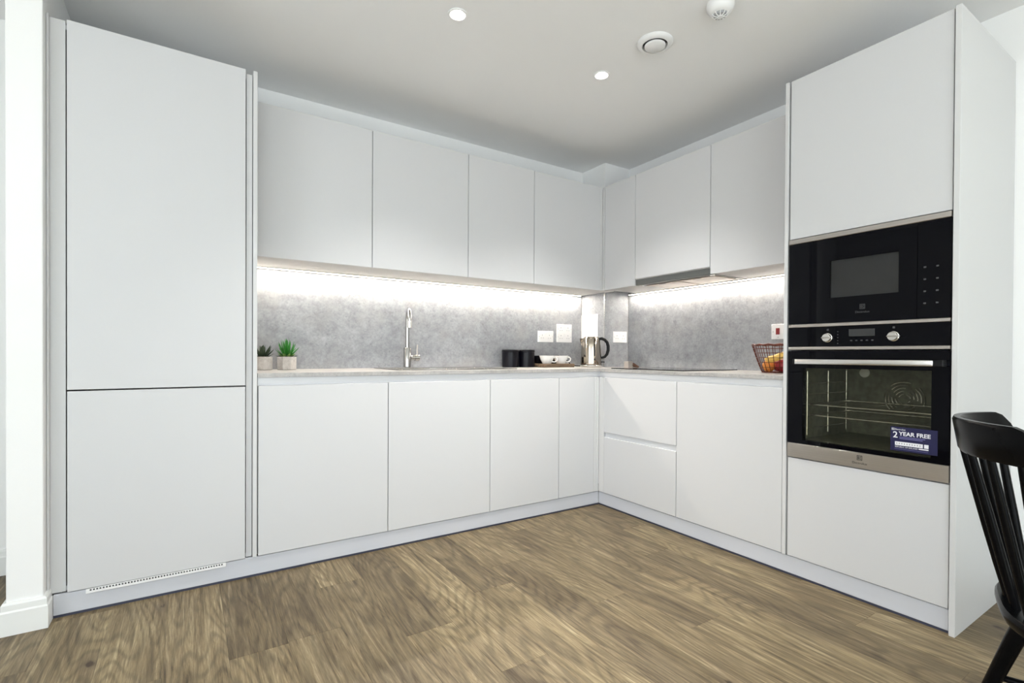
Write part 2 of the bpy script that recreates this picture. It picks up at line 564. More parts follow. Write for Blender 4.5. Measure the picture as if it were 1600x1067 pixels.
# base units on the right wall: two drawers under the hob, then a door
u = thing('drawer_cabinet', 'white base cabinet with two deep drawers under the hob', 'cabinet', (.3, -.35, ZB))
boxes('carcass', 'carcass', [(.024, XR - .04, -.066, -.050, ZB, ZT + .01), (.024, XR - .04, -.648, -.632, ZB, ZT + .01), (.024, XR - .04, -.632, -.066, ZB, ZB + .016),
      (XR - .056, XR - .04, -.632, -.066, ZB, ZT + .01)], u)
B('upper_drawer', 'laminate', (0, .020, -.0490, -.6460, .4965, ZT), u, bev=.0012)
B('lower_drawer', 'laminate', (0, .020, -.0490, -.6460, ZB, .4635), u, bev=.0012)
B('finger_rail', 'rail', (.012, .030, -.0495, -.6465, .455, .506), u)
child_fix(u)
u = thing('base_cabinet', 'wide white single-door base cabinet beside the oven tower', 'cabinet', (.3, -.95, ZB))
boxes('carcass', 'carcass', [(.024, XR - .04, -.666, -.650, ZB, ZT + .01), (.024, XR - .04, -1.2600, -1.244, ZB, ZT + .01), (.024, XR - .04, -1.244, -.666, ZB, ZB + .016),
      (XR - .056, XR - .04, -1.244, -.666, ZB, ZT + .01)], u)
B('door', 'laminate', (0, .020, -.6495, -1.2595, ZB, ZT), u, bev=.0012)
child_fix(u)
# continuous finger rails below the worktop
def rail(name, left, label):
    bm = bmesh.new()
    prof = [(.014, ZT + .0006), (.0120, ZT + .004), (.0095, ZT + .012), (.0085, ZU - .002), (.0085, ZU - .0008), (.0225, ZU - .0008), (.0225, ZT + .0006)]
    rows = []
    ends = ((E0 + .001, None), (0, 'c')) if left else ((-1.2600, None), (0, 'c'))
    for e, cst in ends:
        row = []
        for d, z in prof:
            q = d if cst else e
            row.append(bm.verts.new((q, d, z) if left else (d, q, z)))
        rows.append(row)
    nP = len(prof)
    for i in range(nP):
        bm.faces.new((rows[0][i], rows[0][(i + 1) % nP], rows[1][(i + 1) % nP], rows[1][i]))
    bm.faces.new(rows[0]); bm.faces.new(rows[1][::-1])
    return tag(obj(name, bm, 'rail'), label, 'rail')
rail('handle_rail', True, 'pale metal finger rail below the worktop along the sink run')
rail('handle_rail', False, 'pale metal finger rail below the worktop along the hob run')

# worktop: one L-shaped slab with a cut-out for the sink bowl
HX0, HX1, HY0, HY1 = -1.330, -.990, .130, .500
wt = boxes('worktop', 'worktop', [(E0 + .001, HX0, 0, YB - .011, ZU, ZW), (HX0, HX1, 0, HY0, ZU, ZW), (HX0, HX1, HY1, YB - .011, ZU, ZW),
      (HX1, PX - .011, 0, YB - .011, ZU, ZW), (PX - .011, XR - .011, 0, PY - .011, ZU, ZW), (0, XR - .011, -1.2605, 0, ZU, ZW)])
tag(wt, 'thin concrete-look L-shaped worktop running from fridge housing to oven tower', 'worktop')

# splashbacks
def splash(dims, label):
    return tag(B('splashback', 'concrete', dims), label, 'splashback')
splash((E0 + .001, PX - .0105, YB - .010, YB - .0005, ZW, UZ0 + .03), 'long concrete-look splashback panel behind the sink tap')
splash((PX - .010, PX - .0005, PY - .010, YB - .0105, ZW, UZ0 + .03), 'narrow concrete-look splashback panel behind the kettle with blank plate')
splash((PX + .0005, XR - .0105, PY - .010, PY - .0005, ZW, UZ0 + .03), 'narrow concrete-look splashback panel between kettle and hob with one socket')
splash((XR - .010, XR - .0005, -1.2605, PY - .0105, ZW, UZ0 + .03), 'concrete-look splashback panel behind the hob and fruit basket')
def trim(x, y, label):
    tag(B('corner_trim', 'steel_bright', (x - .002, x + .002, y - .002, y + .002, ZW, UZ0 + .02)), label, 'trim')
trim(PX - .0115, PY - .0115, 'thin metal edge strip on the outer corner of the boxed-in pillar')
trim(PX - .0135, YB - .0135, 'thin metal edge strip in the corner beside the blank plate')
trim(XR - .0135, PY - .0135, 'thin metal edge strip in the corner between pillar socket and hob splashback')

# ------------------------------------------------------------------ wall cabinets
def wall_left(x0, x1, label):
    u = thing('wall_cabinet', label, 'cabinet', ((x0 + x1) / 2, .45, UZ0))
    boxes('carcass', 'carcass', [(x0, x1, UD + .022, YB - .011, UZ0 + .006, UZ0 + .022), (x0, x1, UD + .022, YB - .0005, UZ1 - .018, UZ1 - .002),
          (x0, x0 + .016, UD + .022, YB - .0115, UZ0 + .022, UZ1 - .018), (x1 - .016, x1, UD + .022, YB - .0115, UZ0 + .022, UZ1 - .018)], u)
    B('door', 'laminate', (x0 + .0018, x1 - .0018, UD, UD + .020, UZ0, UZ1), u, bev=.0012)
    return u
child_fix(wall_left(E0 + .002, -1.4619, 'wide pale grey wall cabinet against the tall fridge housing'))
child_fix(wall_left(-1.4619, -.8681, 'wide pale grey wall cabinet above the sink tap'))
child_fix(wall_left(-.8681, -.3728, 'medium pale grey wall cabinet above the black canisters'))
u = thing('wall_cabinet', 'pale grey corner wall cabinet above the cups and kettle', 'cabinet', (0, .45, UZ0))
boxes('carcass', 'carcass', [(-.3728, PX - .001, UD + .022, YB - .011, UZ0 + .006, UZ0 + .022), (-.3728, PX - .001, UD + .022, YB - .011, UZ1 - .018, UZ1 - .002), (-.3728, -.3568, UD + .022, YB - .0115, UZ0 + .022, UZ1 - .018)], u)
B('door', 'laminate', (-.3710, UD - .022, UD, UD + .020, UZ0, UZ1), u, bev=.0012)
boxes('corner_post', 'panel', [(UD - .0205, UD, UD + .001, UD + .020, UZ0, UZ1), (UD, UD + .018, UD - .0205, UD + .0005, UZ0, UZ1)], u, bev=.001)
child_fix(u)
def wall_right(y0, y1, label, z0=UZ0, ycar=None):
    u = thing('wall_cabinet', label, 'cabinet', (.45, (y0 + y1) / 2, UZ0))
    ya = ycar if ycar else y0
    zb = z0
    boxes('carcass', 'carcass', [(UD + .022, XR - .011, y1, ya, zb + .006, zb + .022), (UD + .022, XR - .0005, y1, min(ya, PY - .02), UZ1 - .018, UZ1 - .002),
          (UD + .022, XR - .0115, y1, y1 + .016, zb + .022, UZ1 - .018)], u)
    B('door', 'laminate', (UD, UD + .020, y1 + .0018, y0 - .0018, z0, UZ1), u, bev=.0012)
    return u
child_fix(wall_right(.2185, -.0860, 'narrow pale grey wall cabinet between inner corner and extractor cabinet', ycar=UD + .0))
child_fix(wall_right(-.0860, -.6839, 'pale grey wall cabinet holding the extractor hood above the hob', z0=1.531))
child_fix(wall_right(-.6839, -1.2605, 'pale grey wall cabinet against the oven tower above the fruit basket'))
# extractor hood
u = thing('extractor_hood', 'slim dark grey extractor hood under the wall cabinet above the hob', 'hood', (.4, -.385, UZ0))
B('front_bar', 'hood_bar', (UD + .002, UD + .026, -.6820, -.0930, UZ0 - .001, 1.525), u, bev=.002)
B('top_lip', 'steel_bright', (UD + .003, UD + .024, -.6820, -.0930, 1.5255, 1.529), u)
B('body', 'hood_bar', (UD + .027, .60, -.680, -.095, UZ0 + .004, 1.535), u)
for i in range(2):
    y0 = -.655 + i * .275
    f = B('filter', 'hood_filter', (UD + .075, .54, y0, y0 + .255, UZ0 - .001, UZ0 + .0038), u, bev=.001)
    B('catch', 'chrome', (UD + .082, UD + .094, y0 + .10, y0 + .155, UZ0 - .003, UZ0 - .0011), f)
for y in (-.125, -.665):
    bm = bmesh.new()
    lathe(bm, [(0, 0), (.016, 0), (.016, .004), (0, .004)], (UD + .05, y + (.0 if y > -.3 else .0), UZ0 + .0), 16)
    obj('lamp', bm, 'steel_bright', u)
child_fix(u)

# LED strips under the wall cabinets: aluminium channel, glowing diffuser and its light
def led(name, x0, x1, y0, y1, label, power):
    u = thing(name, label, 'light', ((x0 + x1) / 2, (y0 + y1) / 2, UZ0))
    B('channel', 'steel_bright', (x0, x1, y0, y1, UZ0 - .001, UZ0 + .0058), u)
    B('diffuser', 'led_glow', (x0 + .002, x1 - .002, y0 + .002, y1 - .002, UZ0 - .004, UZ0 - .001), u)
    child_fix(u)
    lx, ly = x1 - x0, y1 - y0
    area_light('led_light', (0, 0, -.0055), (0, 0, 0), lx - .004, max(ly - .004, .008), power, (1.0, .90, .78), u)
    return u
led('led_strip', E0 + .01, PX - .05, YB - .052, YB - .036, 'glowing warm LED strip under the wall cabinets above the sink run', 12)
led('led_strip', XR - .052, XR - .036, -1.255, PY - .05, 'glowing warm LED strip under the wall cabinets above the hob run', 5)

# ------------------------------------------------------------------ oven tower
OY0, OY1 = -1.2852, -1.8794
u = thing('oven_tower_cabinet', 'tall light grey cabinet tower housing microwave and oven', 'cabinet', (.3, -1.58, ZB))
B('side_panel', 'panel', (-.002, XR - .001, -1.2620, -1.2790, ZB - .002, TT + .002), u, bev=.0012)
B('end_panel', 'panel', (-.010, XR - .001, -1.8835, -1.9020, 0, TT + .002), u, bev=.0012)
boxes('carcass', 'carcass', [(.024, XR - .002, -1.2792, -1.2850, ZB, TT - .004), (.024, XR - .002, -1.8795, -1.8833, ZB, TT - .004),
      (.024, XR - .002, OY0, OY1, ZB, ZB + .016), (.024, XR - .002, OY0, OY1, TT - .02, TT - .004), (.024, XR - .002, OY0, OY1, .530, .546),
      (.030, XR - .002, OY0, OY1, 1.146, 1.152), (.024, XR - .002, OY0, OY1, 1.546, 1.562)], u)
B('upper_door', 'laminate', (0, .020, OY0 - .002, OY1 + .001, 1.5425, TT), u, bev=.0012)
B('lower_door', 'laminate', (0, .020, OY0 - .002, OY1 + .001, ZB, .5445), u, bev=.0012)
child_fix(u)

# facing frame of the appliances: matrix that puts text (x right, y up) on a plane x = X0 facing -x
def face(X0, y, z):
    return Matrix(((0, 0, -1, X0), (-1, 0, 0, y), (0, 1, 0, z), (0, 0, 0, 1)))
def emblem(name, X, y, z, s, mat, parent):
    """square emblem: ring outline broken by inner curved blocks"""
    bm = bmesh.new()
    t = .10 * s
    e = X
    def r(a0, a1, b0, b1):
        box(bm, e - .0004, e, y - a0 * s, y - a1 * s, z + b0 * s, z + b1 * s)
    r(-.5, .5, .40, .5); r(-.5, .5, -.5, -.40); r(-.5, -.40, -.5, .5); r(.40, .5, -.5, .5)
    r(-.30, -.05, .16, .28); r(-.30, -.05, -.06, .06); r(-.30, -.05, -.28, -.16); r(-.30, -.18, -.28, .28)
    r(.06, .30, .16, .28); r(.06, .30, -.28, -.16); r(.06, .16, -.28, .28)
    return obj(name, bm, mat, parent)

# microwave
u = thing('microwave', 'built-in black glass microwave above the oven', 'microwave', (.2, -1.58, 1.1525))
boxes('body', 'black_plastic', [(.024, .40, OY0 - .006, OY1 + .006, 1.158, 1.170), (.024, .40, OY0 - .006, OY1 + .006, 1.525, 1.538), (.385, .40, OY0 - .006, OY1 + .006, 1.170, 1.525),
      (.024, .385, OY0 - .006, OY0 - .03, 1.17, 1.525), (.024, .385, OY1 + .09, OY1 + .006, 1.17, 1.525)], u)
B('top_trim', 'steel', (-.006, .022, OY0 - .002, OY1 + .001, 1.5175, 1.5385), u, bev=.0015)
WY0, WY1, WZ0, WZ1 = -1.4630, -1.7160, 1.260, 1.420
dr = boxes('door', 'black_glass', [(-.004, .022, OY0 - .002, -1.7755, WZ1, 1.5165), (-.004, .022, OY0 - .002, -1.7755, 1.1535, WZ0), (-.004, .022, OY0 - .002, WY0, WZ0, WZ1), (-.004, .022, WY1, -1.7755, WZ0, WZ1)], u)
B('window', 'micro_glass', (-.0035, .002, WY0, WY1, WZ0, WZ1), dr)
B('window_mesh', 'micro_mesh', (.010, .014, WY0, WY1, WZ0, WZ1), dr)
B('control_panel', 'black_glass', (-.004, .022, -1.7770, OY1 + .001, 1.1535, 1.5165), u)
emblem('logo', -.0041, -1.5905, 1.2145, .020, 'print_grey', u)
text('brand_lettering', 'Electrolux', .013, 'print_grey', u, face(-.0042, -1.5905, 1.1885), align='CENTER')
for i, z in enumerate((1.345, 1.30, 1.255, 1.21)):
    for y in (-1.80, -1.838):
        B('touch_mark', 'print_grey', (-.0046, -.0041, y - .004, y + .004, z - .003, z + .003), u)
child_fix(u)

# oven
u = thing('oven', 'built-in black and steel oven with warranty sticker on its glass', 'oven', (.2, -1.58, .547))
B('top_trim', 'steel', (-.006, .022, OY0 - .002, OY1 + .001, 1.1385, 1.1515), u, bev=.0012)
B('control_panel', 'oven_black', (-.004, .022, OY0 - .002, OY1 + .001, 1.0505, 1.1385), u)
B('panel_trim', 'steel', (-.006, .022, OY0 - .002, OY1 + .001, 1.0375, 1.0505), u, bev=.0012)
B('display', 'display', (-.0046, -.0041, -1.5410, -1.6370, 1.0930, 1.1225), u)
for i in range(5):
    y = -1.550 - i * .0195
    B('touch_key', 'print_grey', (-.0046, -.0041, y - .004, y + .004, 1.073, 1.078), u)
for y in (-1.4576, -1.7017):
    bm = bmesh.new()
    lathe(bm, [(0, 0), (.0195, 0), (.0195, .003), (.0172, .004), (.0172, .017), (.0155, .019), (0, .019)], (-.004, y, 1.0890), 32, '-x')
    kb = obj('knob', bm, 'steel_bright', u, smooth=True)
    B('grip', 'steel', (-.030, -.0225, y - .028, y + .0155, 1.0868, 1.0912), kb, bev=.001)
    B('scale_mark', 'print_grey', (-.0046, -.0041, y - .004, y + .004, 1.1195, 1.1275), u)
for i in range(5):
    B('scale_mark', 'print_grey', (-.0046, -.0041, -1.4960, -1.5000, 1.062 + i * .0125, 1.066 + i * .0125), u)
# door: black glass frame round the window, steel foot strip, bar handle
VY0, VY1, VZ0, VZ1 = -1.3530, -1.8245, .632, .957
dr = boxes('door', 'oven_black', [(-.006, .024, OY0 - .002, OY1 + .001, VZ1, 1.0325), (-.006, .024, OY0 - .002, OY1 + .001, .6145, VZ0),
      (-.006, .024, OY0 - .002, VY0, VZ0, VZ1), (-.006, .024, VY1, OY1 + .001, VZ0, VZ1)], u)
B('window', 'oven_glass', (-.0055, -.0005, VY0, VY1, VZ0, VZ1), dr)
bm = bmesh.new()
box(bm, -.052, -.034, -1.3400, -1.8420, .9740, .9965, bev=.004, seg=2)
h = obj('handle', bm, 'steel_bright', dr, smooth=True)
for ya, yb_ in ((-1.3300, -1.3400), (-1.8420, -1.8700)):
    B('handle_end', 'black_plastic', (-.050, -.006, ya, yb_, .9735, .9970), dr, bev=.002)
ft = B('foot_strip', 'steel', (-.006, .022, OY0 - .002, OY1 + .001, .5505, .6140), u, bev=.0012)
emblem('logo', -.0061, -1.5870, .5925, .020, 'print_dark', u)
text('brand_lettering', 'Electrolux', .0135, 'print_dark', u, face(-.0062, -1.5870, .5665), align='CENTER')
# cavity with two shelves, side ladders and the fan cover
CX1 = .44
boxes('cavity', 'oven_enamel', [(.026, CX1, -1.330, -1.340, .625, .985), (.026, CX1, -1.832, -1.842, .625, .985), (CX1, CX1 + .01, -1.330, -1.842, .625, .985),
      (.026, CX1, -1.34, -1.832, .625, .632), (.026, CX1, -1.34, -1.832, .978, .985)], u)
for z in (.790, .742):
    bm = bmesh.new()
    tube(bm, [(.06, -1.352, z), (.06, -1.820, z), (CX1 - .02, -1.820, z), (CX1 - .02, -1.352, z)], .0032, 6, closed=True)
    for i in range(15):
        y = -1.375 - i * .030
        tube(bm, [(.06, y, z), (CX1 - .02, y, z)], .0015, 5)
    obj('wire_shelf', bm, 'steel_bright', u, smooth=True)
for y in (-1.346, -1.826):
    bm = bmesh.new()
    for z in (.68, .735, .783, .835, .885):
        tube(bm, [(.05, y, z), (CX1 - .02, y, z)], .003, 6)
    for x in (.05, .24, CX1 - .02):
        tube(bm, [(x, y, .65), (x, y, .94)], .003, 6)
    obj('side_ladder', bm, 'steel_bright', u, smooth=True)
bm = bmesh.new()
for rr_ in (.022, .036, .050, .064, .078):
    for k_ in range(4):
        a0 = k_ * PI / 2 + .2 + rr_ * 8
        pts = [(CX1 - .006, -1.585 + rr_ * math.cos(a0 + t * .18), .815 + rr_ * math.sin(a0 + t * .18)) for t in range(7)]
        tube(bm, pts, .0028, 5)
obj('fan_cover', bm, 'steel_bright', u, smooth=True)
bm = bmesh.new()
lathe(bm, [(0, 0), (.022, 0), (.022, .006), (.015, .010), (0, .011)], (CX1, -1.42, .93), 18, '-x')
obj('cavity_lamp', bm, 'ceramic_white', u, smooth=True)
child_fix(u)
# warranty sticker on the oven glass
sy0, sy1, sz0, sz1 = -1.6955, -1.8450, .6440, .7370
u = thing('warranty_sticker', 'dark blue sticker reading 2 YEAR FREE stuck to the oven door', 'sticker', (-.0062, (sy0 + sy1) / 2, sz0))
SXX = -.0066
B('card', 'sticker_blue', (SXX, -.0061, sy0, sy1, sz0, sz1), u)
emblem('logo', SXX - .0001, sy0 - .0085, sz1 - .0095, .0085, 'sticker_white', u)
text('brand_lettering', 'Electrolux', .0085, 'sticker_white', u, face(SXX - .0002, sy0 - .0145, sz1 - .0125))
text('numeral', '2', .033, 'sticker_white', u, face(SXX - .0002, sy0 - .0080, sz1 - .0420), bold=.0005)
text('headline', 'YEAR FREE', .0212, 'sticker_white', u, face(SXX - .0002, sy0 - .0285, sz1 - .0325), bold=.0005)
for i in range(2):
    B('small_print', 'sticker_lilac', (SXX - .0004, SXX, sy0 - .030, sy0 - .112 + i * .008, sz1 - .0400 - i * .0055, sz1 - .0375 - i * .0055), u)
B('number_block', 'sticker_white', (SXX - .0004, SXX, sy0 - .0155, sy0 - .1050, sz1 - .0715, sz1 - .0570), u)
for i in range(10):
    yy = sy0 - .020 - i * .0083
    B('digit_mark', 'socket_mark', (SXX - .0006, SXX - .0004, yy, yy - .0035, sz1 - .0665, sz1 - .0615), u)
B('number_block', 'sticker_white', (SXX - .0004, SXX, sy0 - .1090, sy0 - .1225, sz1 - .0715, sz1 - .0570), u)
text('region_line', 'REPUBLIC OF IRELAND', .0072, 'sticker_white', u, face(SXX - .0002, sy0 - .0155, sz1 - .0795))
B('number_block', 'sticker_white', (SXX - .0004, SXX, sy0 - .0920, sy0 - .1225, sz1 - .0785, sz1 - .0745), u)
B('rule', 'sticker_lilac', (SXX - .0004, SXX, sy0 - .0135, sy0 - .1215, sz1 - .0855, sz1 - .0845), u)
child_fix(u)

# ------------------------------------------------------------------ hob
u = thing('hob', 'black glass induction hob set on the worktop under the extractor', 'hob', (.32, -.35, ZW))
B('glass', 'black_glass', (.060, .580, -.645, -.050, ZW + .0005, ZW + .0055), u, bev=.0015)
for (x, y, r) in ((.19, -.20, .075), (.43, -.20, .095), (.19, -.50, .095), (.43, -.50, .075)):
    bm = bmesh.new()
    lathe(bm, [(r, ZW + .0056), (r + .002, ZW + .0056), (r + .002, ZW + .0059), (r, ZW + .0059), (r, ZW + .0056)], (x, y, 0), 40)
    obj('zone_ring', bm, 'print_grey', u)
child_fix(u)
# small silver clasped object beside the hob
u = thing('small_ornament', 'tiny silver ribbed block with dark brown tail beside the hob', 'ornament', (.345, .070, ZW), .25)
bm = bmesh.new()
box(bm, -.034, .030, -.018, .018, 0, .048, bev=.004, seg=2)
for z in (.014, .026, .038):
    box(bm, -.0345, -.030, -.0185, .0185, z - .002, z + .002)
    box(bm, -.034, .030, -.0195, -.017, z - .002, z + .002)
obj('block', bm, 'steel', u)
bm = bmesh.new()
tube(bm, [(.028, 0, .024), (.055, -.008, .020), (.085, -.014, .012), (.115, -.016, .007)], [.020, .016, .010, .005], 10)
obj('tail', bm, 'brown_strap', u, smooth=True)

# ------------------------------------------------------------------ sink and tap
u = thing('sink', 'stainless steel inset sink with drainer in the worktop', 'sink', (-1.0, .31, ZW))
zr = ZW + .0032
bm = bmesh.new()
for d in ((-1.360, HX0, .095, .535), (HX0, HX1, .095, HY0), (HX0, HX1, HY1, .535), (HX1, -.600, .095, .535)):
    box(bm, d[0], d[1], d[2], d[3], ZW, zr)
obj('rim', bm, 'steel_bright', u)
bm = bmesh.new()
t = .0015
x0, x1, y0, y1, zb_ = HX0 + .001, HX1 - .001, HY0 + .001, HY1 - .001, ZW - .16
for d in ((x0, x0 + t, y0, y1, zb_, zr), (x1 - t, x1, y0, y1, zb_, zr), (x0, x1, y0, y0 + t, zb_, zr), (x0, x1, y1 - t, y1, zb_, zr), (x0, x1, y0, y1, zb_ - t, zb_)):
    box(bm, *d)
lathe(bm, [(0, zb_ + .001), (.04, zb_ + .001), (.045, zb_ + .003), (.045, zb_)], ((x0 + x1) / 2, (y0 + y1) / 2, 0), 24)
obj('bowl', bm, 'steel_bright', u)
for i in range(6):
    y = .19 + i * .045
    bm = bmesh.new()
    tube(bm, [(-.94, y, zr + .0005), (-.66, y, zr + .0005)], .004, 8)
    obj('drainer_ridge', bm, 'chrome', u, smooth=True)
bm = bmesh.new()
tube(bm, [(-1.36, .095, zr), (-.60, .095, zr), (-.60, .535, zr), (-1.36, .535, zr)], .0030, 8, closed=True)
obj('raised_edge', bm, 'chrome', u, smooth=True)
child_fix(u)
u = thing('tap', 'tall chrome swan-neck mixer tap behind the sink', 'tap', (-1.135, .570, ZW))
bm = bmesh.new()
lathe(bm, [(0, 0), (.030, 0), (.030, .004), (.0245, .006), (.0245, .128), (.022, .132), (0, .132)], (0, 0, 0), 28)
obj('body', bm, 'chrome', u, smooth=True)
pts = [(0, 0, .125), (0, 0, .31)]
dirx, diry = -.25, -.968
R_ = .062
for i in range(1, 13):
    a = PI * i / 12
    pts.append((dirx * R_ * (1 - math.cos(a)), diry * R_ * (1 - math.cos(a)), .31 + R_ * math.sin(a)))
pts.append((dirx * 2 * R_, diry * 2 * R_, .295))
bm = bmesh.new()
tube(bm, pts, .0125, 14)
obj('spout', bm, 'chrome', u, smooth=True)
bm = bmesh.new()
lathe(bm, [(0, .255), (.0155, .255), (.0155, .296), (.0125, .298), (0, .298)], (dirx * 2 * R_, diry * 2 * R_, 0), 20)
obj('nozzle', bm, 'steel_bright', u, smooth=True)
bm = bmesh.new()
lathe(bm, [(0, .018), (.017, .018), (.017, .046), (.021, .047), (.021, .076), (.018, .079), (0, .079)], (0, -.006, .068), 24, 'x')
hs = obj('handle_hub', bm, 'chrome', u, smooth=True)
bm = bmesh.new()
tube(bm, [(.064, -.006, .085), (.064, -.006, .112), (.0655, -.008, .152)], [.0055, .0050, .0045], 10)
obj('lever', bm, 'steel', hs, smooth=True)

# ------------------------------------------------------------------ potted succulents
def leaf_mesh(name, L, w, th, curve, mat):
    """fleshy pointed leaf along +x bending up (+z)"""
    bm = bmesh.new()
    rows = []
    n = 7
    for i in range(n):
        s = i / (n - 1)
        ww = w * (.55 + .9 * s) * (1 - s) ** .75 * 1.25 if s > 0 else w * .55
        tt = th * (1 - s) ** .6
        x = L * s
        z = curve * s * s
        if i == n - 1:
            rows.append([bm.verts.new((x, 0, z))])
        else:
            rows.append([bm.verts.new(p) for p in ((x, -ww, z + tt * .35), (x, 0, z), (x, ww, z + tt * .35), (x, 0, z - tt))])
    for a, b in zip(rows, rows[1:]):
        for k in range(4):
            j = (k + 1) % 4
            if len(b) == 1: bm.faces.new((a[k], a[j], b[0]))
            else: bm.faces.new((a[k], a[j], b[j], b[k]))
    bm.faces.new(rows[0])
    o = obj(name, bm, mat, smooth=True)
    me = o.data
    bpy.data.objects.remove(o)
    return me
def pot(u, sides, r, h, rz):
    bm = bmesh.new()
    lathe(bm, [(0, 0), (r * .93, 0), (r, .004), (r, h - .002), (r - .002, h), (r - .009, h), (r - .010, h - .012), (0, h - .012)], (0, 0, 0), sides)
    p = obj('pot', bm, 'pot_concrete', u)
    p.rotation_euler = (0, 0, rz)
    bm = bmesh.new()
    lathe(bm, [(0, h - .006), (r - .0105, h - .008), (r - .0105, h - .012), (0, h - .012)], (0, 0, 0), sides)
    s_ = obj('soil', bm, 'soil', p)
def place_leaf(u, me, az, el, z, r0, sc=1.0, roll=0):
    o = bpy.data.objects.new('leaf', me)
    COL.objects.link(o)
    o.parent = u
    o.location = (r0 * math.cos(az), r0 * math.sin(az), z)
    o.rotation_euler = (Matrix.Rotation(az, 3, 'Z') @ Matrix.Rotation(-el, 3, 'Y') @ Matrix.Rotation(roll, 3, 'X')).to_euler()
    o.scale = (sc, sc, sc)
u = thing('potted_succulent', 'dark broad-leaved succulent in concrete pot touching the fridge housing panel', 'plant', (-1.978, .500, ZW), 0)
pot(u, 16, .050, .072, 0)
rl = random.Random(5)
lm = leaf_mesh('leaf', .085, .016, .008, .010, 'leaf_dark')
for ring, (nn, el, r0, sc) in enumerate(((9, .30, .010, .62), (8, .62, .008, .86), (6, .95, .006, .95), (3, 1.30, .003, .80))):
    for i in range(nn):
        az = 2 * PI * i / nn + ring * .7 + rl.uniform(-.15, .15)
        if math.cos(az) < -.2 and el < .8: el2, s2 = el + .25, sc * .62
        else: el2, s2 = el, sc
        place_leaf(u, lm, az, el2 + rl.uniform(-.08, .08), .066, r0, s2 * rl.uniform(.9, 1.05))
u = thing('potted_succulent', 'bright green spiky succulent in faceted concrete pot', 'plant', (-1.857, .495, ZW), 0)
pot(u, 8, .052, .072, .25)
lg = leaf_mesh('leaf', .095, .0085, .006, .012, 'leaf_bright')
lp = leaf_mesh('leaf', .062, .016, .006, .006, 'leaf_pale')
ld = leaf_mesh('leaf', .060, .012, .006, .004, 'leaf_dark')
for i in range(9):
    place_leaf(u, lp, 2 * PI * i / 9, .42, .064, .004, .85)
for i in range(9):
    place_leaf(u, ld, 2 * PI * i / 9 + .3, .17, .066, .006, .90)
for ring, (nn, el, sc) in enumerate(((10, .62, .86), (10, .92, .98), (8, 1.18, 1.03), (4, 1.42, 1.1))):
    for i in range(nn):
        az = 2 * PI * i / nn + ring * .37 + rl.uniform(-.12, .12)
        place_leaf(u, lg, az, el + rl.uniform(-.07, .07), .070, .006, sc * rl.uniform(.85, 1.05))

# ------------------------------------------------------------------ canisters, cups, tray, kettle
def canister(x, y, label):
    u = thing('canister', label, 'canister', (x, y, ZW))
    bm = bmesh.new()
    lathe(bm, [(0, 0), (.060, 0), (.062, .002), (.062, .108), (.060, .110), (0, .110)], (0, 0, 0), 40)
    obj('body', bm, 'black_enamel', u, smooth=True)
    bm = bmesh.new()
    lathe(bm, [(0, .1102), (.0635, .1102), (.0645, .112), (.0645, .124), (.062, .127), (0, .127)], (0, 0, 0), 40)
    obj('lid', bm, 'black_enamel', u, smooth=True)
canister(-.3655, .545, 'round black canister standing towards the sink')
canister(-.2330, .540, 'round black canister standing next to the cup tray')
tr = tag(B('serving_tray', 'tray_wood', (-.178, .095, .375, .612, ZW, ZW + .026), bev=.004), 'small dark wooden serving board carrying the cups', 'tray')
def cup(name, x, y, z, s, mat, label, haz, cat='cup'):
    u = thing(name, label, cat, (x, y, z), haz)
    bm = bmesh.new()
    prof = [(0, 0), (.030, 0), (.033, .003), (.047, .030), (.056, .058), (.0545, .059), (.044, .031), (.029, .007), (0, .006)]
    lathe(bm, [(r * s, h * s) for r, h in prof], (0, 0, 0), 32)
    obj('bowl', bm, mat, u, smooth=True)
    bm = bmesh.new()
    pts = [(.050 * s, 0, .046 * s), (.066 * s, 0, .048 * s), (.077 * s, 0, .038 * s), (.074 * s, 0, .022 * s), (.060 * s, 0, .013 * s), (.040 * s, 0, .014 * s)]
    tube(bm, pts, .0050 * s, 8)
    obj('handle', bm, mat, u, smooth=True)
    return u
cup('coffee_cup', -.118, .438, ZW + .026, 1.0, 'ceramic_white', 'white cup on the wooden board nearer the black canisters', -.9)
cup('coffee_cup', .006, .432, ZW + .026, 1.0, 'ceramic_white', 'white cup on the wooden board nearer the kettle', -.35)
cup('espresso_cup', -.110, .556, ZW + .026, 1.0, 'black_enamel', 'small black cup behind the white cup near the canisters', .9)
cup('espresso_cup', .015, .556, ZW + .026, 1.0, 'black_enamel', 'small black cup behind the white cup near the kettle', .2)
u = thing('kettle', 'shiny stainless steel kettle with black handle in the worktop corner', 'kettle', (.242, .362, ZW), math.atan2(-.55, .835))
bm = bmesh.new()
lathe(bm, [(0, .020), (.079, .020), (.0795, .030), (.0775, .09), (.072, .165), (.065, .214), (.060, .221), (0, .221)], (0, 0, 0), 48)
obj('body', bm, 'kettle_steel', u, smooth=True)
bm = bmesh.new()
lathe(bm, [(0, 0), (.080, 0), (.082, .003), (.082, .014), (.079, .0175), (0, .0175)], (0, 0, 0), 48)
obj('power_base', bm, 'steel_bright', u, smooth=True)
bm = bmesh.new()
lathe(bm, [(0, .0178), (.0775, .0178), (.0775, .0198), (0, .0198)], (0, 0, 0), 40)
obj('base_gap', bm, 'black_plastic', u)
bm = bmesh.new()
lathe(bm, [(0, .2215), (.056, .2215), (.054, .228), (.035, .2315), (0, .2325)], (0, 0, 0), 40)
obj('lid', bm, 'kettle_steel', u, smooth=True)
bm = bmesh.new()
pts = [(.058, 0, .214), (.080, 0, .217), (.104, 0, .208), (.122, 0, .188), (.130, 0, .160), (.130, 0, .128), (.121, 0, .098), (.104, 0, .078), (.077, 0, .070)]
